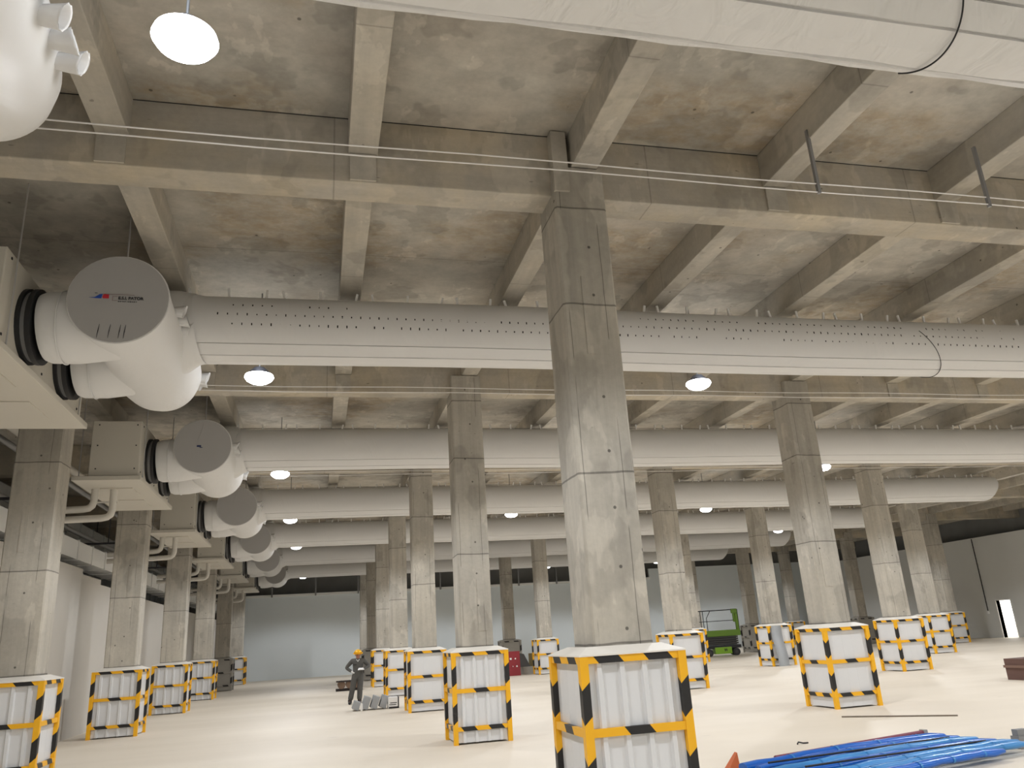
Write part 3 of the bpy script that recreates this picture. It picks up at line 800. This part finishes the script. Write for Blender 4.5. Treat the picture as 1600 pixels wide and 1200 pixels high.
def build_person():
    skin = plain('skin', (.42, .20, .13), .55); suit = plain('dark grey work cloth', (.095, .092, .085), .85, noise=.15, scale=9)
    white = plain('white cotton', (.75, .74, .72), .8); boot = plain('black boots', (.02, .02, .022), .5)
    yel = plain('yellow helmet', (.95, .50, .01), .3)
    # image-left side is the person's right side
    V = [(0, 0, .93), (0, 0, 1.08), (0, .0, 1.24), (0, .01, 1.37), (0, .005, 1.455), (0, -.005, 1.50), (.0, -.01, 1.56), (0, -.005, 1.625),
         (-.17, .01, 1.385), (-.36, .05, 1.17), (-.17, -.05, 1.03),
         (.17, .01, 1.385), (.33, .0, 1.19), (.15, -.21, 1.10),
         (-.09, 0, .88), (-.16, -.02, .50), (-.235, .0, .10), (-.255, -.13, .045),
         (.08, 0, .88), (.06, -.02, .50), (.045, .03, .10), (.055, -.10, .045)]
    Ed = [(0, 1), (1, 2), (2, 3), (3, 4), (4, 5), (5, 6), (6, 7), (3, 8), (8, 9), (9, 10), (3, 11), (11, 12), (12, 13), (0, 14), (14, 15), (15, 16), (16, 17), (0, 18), (18, 19), (19, 20), (20, 21)]
    Rb = [(.13, .10), (.12, .09), (.14, .095), (.13, .09), .05, (.062, .07), (.070, .085), (.075, .09), .055, .042, .028, .055, .042, .028, .08, .055, .04, .035, .08, .055, .04, .035]
    body = skin_obj('person', V, Ed, Rb, skin)
    tag(body, 'person in dark grey coveralls and yellow hard hat standing hand on hip in the aisle', 'person')
    k = 1.22
    cov = [0, 1, 2, 3, 4, 8, 9, 10, 11, 12, 13, 14, 15, 16, 18, 19, 20]
    Rc = [(.165, .13), (.155, .12), (.175, .13), (.15, .115), (.075, .07), .083, .066, .046, .083, .066, .046, (.112, .115), (.088, .09), (.078, .082), (.112, .115), (.088, .09), (.078, .082)]
    mp = {v: i for i, v in enumerate(cov)}
    Vc = [V[i] for i in cov]; Ec = [(mp[a], mp[b_]) for a, b_ in Ed if a in mp and b_ in mp]
    skin_obj('coveralls', Vc, Ec, Rc, suit, body)
    # belt, pocket flap and collar
    MB().box(-.15, -.04, -.155, -.13, 1.25, 1.27).build('pocket_flap', plain('darker cloth', (.03, .03, .028), .9), body)
    MB().tube([(-.045, -.105, 1.43), (0, -.13, 1.36), (.045, -.105, 1.43)], .012, 8).build('collar', white, body)
    # helmet
    h = ellipsoid(MB(), (0, -.005, 1.64), (.118, .142, .115), 28, 14, 0, -.05)
    h.tube([(0, -.005, 1.625), (0, -.008, 1.637)], [.150, .145], 28)
    h.tube([(0, -.12, 1.635), (0, -.19, 1.618)], [.06, .075], 16, flat=.1)
    h.tube([(0, -.13, 1.70), (0, -.06, 1.752), (0, .05, 1.752), (0, .11, 1.71)], .012, 8)
    h.build('hard_hat', yel, body)
    # face
    fc = MB()
    fc.tube([(0, -.088, 1.585), (0, -.112, 1.553), (0, -.098, 1.545)], [.008, .015, .010], 8)
    fc.build('nose', skin, body)
    MB().tube([(-.025, -.094, 1.522), (0, -.10, 1.520), (.025, -.094, 1.522)], .006, 6).build('mouth', plain('lips', (.30, .08, .07), .5), body)
    for sx in (-1, 1):
        ellipsoid(MB(), (sx*.028, -.087, 1.590), (.012, .008, .008), 10, 6).build('eye', plain('eye white', (.7, .7, .68), .3), body)
        ellipsoid(MB(), (sx*.078, .0, 1.575), (.012, .022, .032), 10, 8).build('ear', skin, body)
    # gloved hands: palm and five fingers each
    def hand(wr, d, n_, side, name='glove', curl=.5):
        wr, d, n_ = Vector(wr), Vector(d).normalized(), Vector(n_).normalized(); s_ = d.cross(n_)*side
        vs = [wr-d*.05, wr+d*.02, wr+d*.075]; es = [(0, 1), (1, 2)]; rr = [(.034, .034), (.036, .024), (.040, .022)]
        for i, (off, ln) in enumerate(((-.033, .072), (-.011, .082), (.011, .077), (.032, .062))):
            b0 = len(vs); base = wr+d*.085+s_*off
            c = curl
            vs += [base, base+d*ln*.5+n_*ln*.25*c, base+d*ln*.8+n_*ln*.75*c]
            es += [(2, b0), (b0, b0+1), (b0+1, b0+2)]; rr += [.0105, .0095, .008]
        b0 = len(vs); base = wr+d*.025-s_*.036
        vs += [base, base-s_*.028+d*.03+n_*.01, base-s_*.036+d*.062+n_*.03]
        es += [(1, b0), (b0, b0+1), (b0+1, b0+2)]; rr += [.013, .011, .009]
        return skin_obj(name, vs, es, rr, white, body, 1)
    hand((-.165, -.06, 1.03), (.75, -.35, -.55), (0.2, 1, 0), 1)
    g = hand((.15, -.22, 1.10), (-.85, -.45, .05), (0, -.2, -1), -1)
    # cuffs
    MB().tube([(-.235, -.01, 1.08), (-.17, -.05, 1.035)], [.045, .038], 12).build('cuff', white, body)
    for (x, y) in ((-.24, -.06), (.05, -.03)):
        b_ = MB().tube([(x, y+.09, .05), (x, y+.02, .055), (x, y-.08, .045), (x-.005, y-.17, .035)], [.045, .055, .05, .035], 14)
        b_.tube([(x, y+.06, .03), (x, y+.06, .14)], [.055, .06], 14)
        for i, v in enumerate(b_.v): b_.v[i] = (v[0], v[1], max(v[2], 0.0))
        b_.build('boot', boot, body)
    body.scale = (1.12, 1.1, 1); body.location = (1.33, 29.3, 0); body.rotation_euler = (0, 0, -.06)
    return body
build_person()
t = thing('notebook', (1.41, 29.03, 1.11), 'small pale notebook held in the hand of the standing person', 'notebook')
MB().box(-.085, .085, -.06, .06, 0, .012).build('cover', M['coping'], t); t.rotation_euler = (.5, 0, -.35)
MB().box(-.08, .08, -.055, .055, .012, .016).build('page', M['clip'], t)

# ------------------------------------------------------------------ scissor lift
def build_lift():
    t = thing('scissor_lift', (23.55, 45.9, 0), 'green and black scissor lift parked lowered near the back of the hall', 'scissor lift', rz=-.26)
    green = plain('lift green', (.13, .25, .015), .4); lime = plain('lime green box', (.22, .42, .02), .4); dk = plain('lift dark grey', (.045, .043, .04), .55); bk = M['black']
    MB().box(-1.15, 1.15, -.38, .38, .42, .60).build('chassis', bk, t, bevel=.02)
    MB().box(-.45, .55, -.46, .40, .12, .50).build('battery_box', lime, t, bevel=.02)
    MB().box(.12, .16, -.47, -.455, .26, .42).box(.22, .26, -.47, -.455, .26, .42).box(.10, .28, -.47, -.455, .33, .36).build('logo', bk, t)
    for x in (-.78, .82):
        for y in (-.42, .42):
            o = MB().tube([(x, y-.06, .21), (x, y+.06, .21)], .21, 24).build('wheel', bk, t)
            MB().tube([(x, y-.07, .21), (x, y+.07, .21)], .10, 16).build('hub', dk, o)
    for k in range(4):
        z = .66+k*.12
        for y in (-.32, .32):
            MB().box(-1.0, 1.02, y-.03, y+.03, z, z+.09).build('scissor_arm', dk, t)
    MB().box(-1.25, 1.2, -.40, .40, 1.12, 1.17).box(-1.25, 1.2, -.42, -.38, 1.17, 1.46).box(-1.25, 1.2, .38, .42, 1.17, 1.46).box(1.16, 1.2, -.38, .38, 1.17, 1.46).build('platform', green, t)
    MB().box(-.95, .95, -.22, .22, .62, 1.13).build('scissor_stack', dk, t)
    rails = MB()
    for y in (-.39, .39):
        for x in (-1.22, -.92, 1.17): rails.tube([(x, y, 1.17), (x, y, 2.62)], .022, 8)
        rails.tube([(-1.22, y, 2.62), (1.17, y, 2.62)], .022, 8); rails.tube([(-1.22, y, 2.0), (1.17, y, 2.0)], .018, 8)
    for x in (-1.22, 1.17): rails.tube([(x, -.39, 2.62), (x, .39, 2.62)], .022, 8).tube([(x, -.39, 2.0), (x, .39, 2.0)], .018, 8)
    rails.build('guard_rail', bk, t)
    MB().tube([(-.45, -.39, 2.62), (-.72, -.39, 2.2), (-.72, -.39, 1.3)], .022, 8).build('gate', bk, t)
    MB().box(.78, 1.15, -.44, -.36, 2.4, 2.66).box(.98, 1.15, -.44, -.36, 1.45, 2.4).box(.85, .98, -.43, -.37, 1.9, 2.4).build('control_panel', green, t, bevel=.03)
    MB().tube([(-1.2, -.40, .35), (-1.42, -.40, .45), (-1.42, -.40, 1.0), (-1.2, -.40, 1.05)], .035, 8).build('ladder', bk, t)
    return t
build_lift()

# ------------------------------------------------------------------ clutter
red = plain('dark red board', (.27, .022, .03), .5, noise=.1, scale=4)
t = thing('notice_board', (9.42, 40.6, 0), 'dark red board with small white marks standing at the foot of a grey barrier', 'board')
MB().box(-.38, .38, -.04, .04, 0, 1.15).build('panel', red, t, bevel=.01)
mk = MB()
for x, z, s in ((-.10, .80, .045), (.14, .80, .03), (0, .44, .02), (.20, .44, .035)): mk.box(x-s, x+s, -.05, -.04, z-s, z+s)
mk.build('white_mark', M['clip'], t)
crate = plain('olive brown cardboard', (.23, .17, .06), .8, noise=.1, scale=4)
o = MB().box(-.42, .42, -.3, .3, 0, .62).build('cardboard_box', crate, bevel=.01); o.location = (11.0, 41.6, .36); tag(o, 'olive brown cardboard box on a low grey stack right of the red board', 'box')
o = MB().box(-.75, .75, -.35, .35, 0, .36).build('board_stack', M['grysheet'], bevel=.01); o.location = (10.85, 41.5, 0); tag(o, 'low grey stack of boards beside the red board', 'stack')
o = MB().add([(-.45, -.2, 0), (.3, -.2, 0), (.0, -.1, .62), (-.35, -.1, .7), (-.45, .1, 0), (.3, .1, 0), (.0, .05, .62), (-.35, .05, .7)], [(0, 1, 2, 3), (7, 6, 5, 4), (0, 4, 5, 1), (1, 5, 6, 2), (2, 6, 7, 3), (3, 7, 4, 0)]).build('folded_tarpaulin', plain('grey tarpaulin', (.10, .095, .09), .9)); o.location = (10.2, 41.45, .36); tag(o, 'slumped grey tarpaulin between the red board and the brown box', 'tarpaulin')
# timber bundle behind the person
t = thing('timber_bundle', (1.40, 38.6, 0), 'low dark brown bundle of timbers on the floor behind the standing person', 'timber')
wood = plain('brown timber', (.16, .10, .065), .8, noise=.25, scale=6); wd = plain('dark wrapping', (.03, .022, .02), .7)
for k, y in enumerate((-.28, 0, .28)):
    MB().box(-.62, .55, y-.05, y+.05, 0, .09).build('bearer', wd, t)
for x in (-.38, -.02, .34):
    MB().tube([(x, -.4, .26), (x, .4, .26)], .17, 12).build('log', wood, t)
MB().box(-.62, .55, -.42, -.38, .38, .45).build('strap', wd, t)
# grey folded sheets and a carton by the person's feet
sht = plain('grey folded sheet', (.38, .39, .40), .5, noise=.12, scale=5)
for k, (x, a, lab) in enumerate(((1.10, 20, 'pale grey folded sheet lying leftmost in the row at the person\'s feet'), (1.37, 20, 'grey folded sheet tipped over, second in the row at the person\'s feet'),
                               (1.64, 20, 'grey folded sheet tipped over, in the middle of the row by the barrier'), (1.91, 20, 'grey folded sheet leaning against the carton on the floor'))):
    mb = MB().box(-.10, .10, -.25, .25, 0, .36 if k else .24)
    mb.xform(Matrix.Rotation(math.radians(a), 4, 'Y'))
    zmin = min(v[2] for v in mb.v)
    o = mb.build('folded_sheet', sht, bevel=.01); o.location = (x, 26.3, -zmin); tag(o, lab, 'sheet', 'folded grey sheets on the floor')
t = thing('carton', (2.24, 26.15, 0), 'white carton with black print at the right end of the row of grey sheets', 'carton')
MB().box(-.16, .16, -.2, .2, 0, .32).build('body', M['clip'], t, bevel=.01)
MB().box(.13, .165, -.205, .205, .0, .325).box(-.14, .14, -.205, -.2, .0, .05).box(-.13, .08, -.203, -.2, .10, .12).box(-.10, .10, -.203, -.2, .15, .17).build('black_print', M['blk'], t)
o = MB().box(-.03, .03, -.02, .02, 0, .22).build('white_bottle', M['clip'], bevel=.012); o.location = (1.28, 25.85, 0); tag(o, 'small upright white piece standing before the grey sheets', 'bottle')

# blue wrapped strips at the bottom right
blue = plain('blue plastic film', (.006, .13, .56), .28, noise=.2, scale=3); blue2 = plain('pale blue plastic film', (.05, .27, .62), .3, noise=.25, scale=4)
mag = plain('maroon strip', (.20, .03, .06), .5); blackm = M['black']
bl = [  # (x0,y0,x1,y1,z,r,mat,label)
 (5.23, 10.03, 8.70, 10.58, .13, .085, blue, 'bright blue wrapped strip, rearmost on top of the pile at lower right'),
 (5.32, 9.80, 8.75, 10.36, .12, .080, blue, 'bright blue wrapped strip, second from the rear of the pile'),
 (5.36, 9.58, 8.85, 10.14, .115, .075, blue2, 'pale blue taped strip in the middle of the pile at lower right'),
 (5.42, 9.32, 8.95, 9.91, .11, .075, blue, 'deep blue strip just in front of the taped one in the pile'),
 (5.50, 9.06, 9.12, 9.72, .10, .075, blue2, 'pale blue strip with the longest tip reaching right'),
 (5.58, 8.80, 9.05, 9.50, .10, .072, blue2, 'light blue strip with a drooping torn end'),
 (5.66, 8.56, 8.40, 9.22, .10, .070, blue, 'blue strip nearest the bottom edge of the picture'),
]
for x0, y0, x1, y1, z, r, mt, lab in bl:
    d = Vector((x1-x0, y1-y0, 0)); n = 14; rs = random.Random(int(y0*100))
    t = thing('wrapped_strip', (x0, y0, 0), lab, 'strip', 'blue wrapped strips in the pile')
    pts = []; rad = []
    for i in range(n+1):
        q = i/n
        pts.append((d.x*q, d.y*q+.012*math.sin(i*1.7), z*.8+.05*math.sin(q*2.6)+rs.uniform(-.006, .006)))
        rad.append(r*(1.0+.10*math.sin(i*2.1)) if i < n else r*.65)
    zl = min(p[2]-ra*.62 for p, ra in zip(pts, rad))
    pts = [(p[0], p[1], p[2]-min(0, zl)) for p in pts]
    MB().tube(pts, rad, 12, flat=.62).build('film', mt, t)
    for i in (3, 6, 9, 12):
        p = pts[i]; MB().tube([(p[0]-.015, p[1]-.002, p[2]), (p[0]+.015, p[1]+.002, p[2])], r*1.12, 12, flat=.62, cap=False).build('tape_band', blue2, t)
t = thing('maroon_strip', (5.9, 10.38, 0), 'thin maroon strip lying behind the blue pile', 'strip')
MB().tube([(0, 0, .10), (2.6, .33, .17)], .045, 8).build('bar', mag, t)
MB().box(2.57, 2.63, .28, .38, .0, .22).build('end_block', M['grysheet'], t)
for x, y, x2, y2, lab in ((5.4, 9.69, 8.5, 10.22, 'thin black strip added as the shaded gap in the middle of the blue pile'), (5.6, 9.20, 8.6, 9.68, 'thin black strip added as the shaded gap in the front of the blue pile')):
    o = MB().tube([(x, y, .185), (x2, y2, .165)], .012, 6).build('gap_shade_bar', blackm); tag(o, lab, 'bar')  # black bars put in as the shade in the gaps between strips
o = MB().box(-.10, .10, -.07, .07, 0, .16).box(-.08, .1, -.05, .05, .16, .24).build('bracket', M['galvd']); o.location = (9.28, 9.80, 0); tag(o, 'small grey and blue bracket at the right tip of the blue pile', 'bracket')
o = MB().add([(0, 0, 0), (.22, .02, 0), (.20, .03, .24), (.0, .14, 0), (.22, .16, 0), (.2, .1, .24)], [(0, 1, 2), (5, 4, 3), (0, 3, 4, 1), (1, 4, 5, 2), (2, 5, 3, 0)]).build('orange_cloth', plain('orange cloth', (.65, .16, .05), .7)); o.location = (5.12, 10.28, 0); tag(o, 'orange pointed scrap at the left tip of the blue pile', 'scrap')
# thin strip and scraps
a, b_ = Vector((9.76, 14.49)), Vector((11.25, 13.19))
o = MB().tube([(a.x, a.y, .012), (b_.x, b_.y, .012)], .014, 6).build('thin_rod', plain('dull brown rod', (.20, .16, .12), .7)); tag(o, 'long thin brown rod lying on the floor in front of the right hand barriers', 'rod')
o = MB().tube([(0, 0, .012), (.05, .05, .03), (.12, .03, .012), (.2, .02, .012)], .011, 6).build('wire_scrap', M['blk']); o.location = (7.2, 11.95, 0); tag(o, 'small curled black scrap on the floor before the blue pile', 'scrap')
t = thing('wooden_crate', (17.85, 18.2, 0), 'brown wooden crate cut off by the right edge of the picture', 'crate')
bw = plain('crate brown', (.13, .07, .055), .8)
MB().box(-.3, .5, -.3, .3, 0, .52).build('body', bw, t)
MB().box(-.33, .53, -.33, .33, .30, .36).build('batten', plain('crate batten', (.2, .12, .09), .8), t)
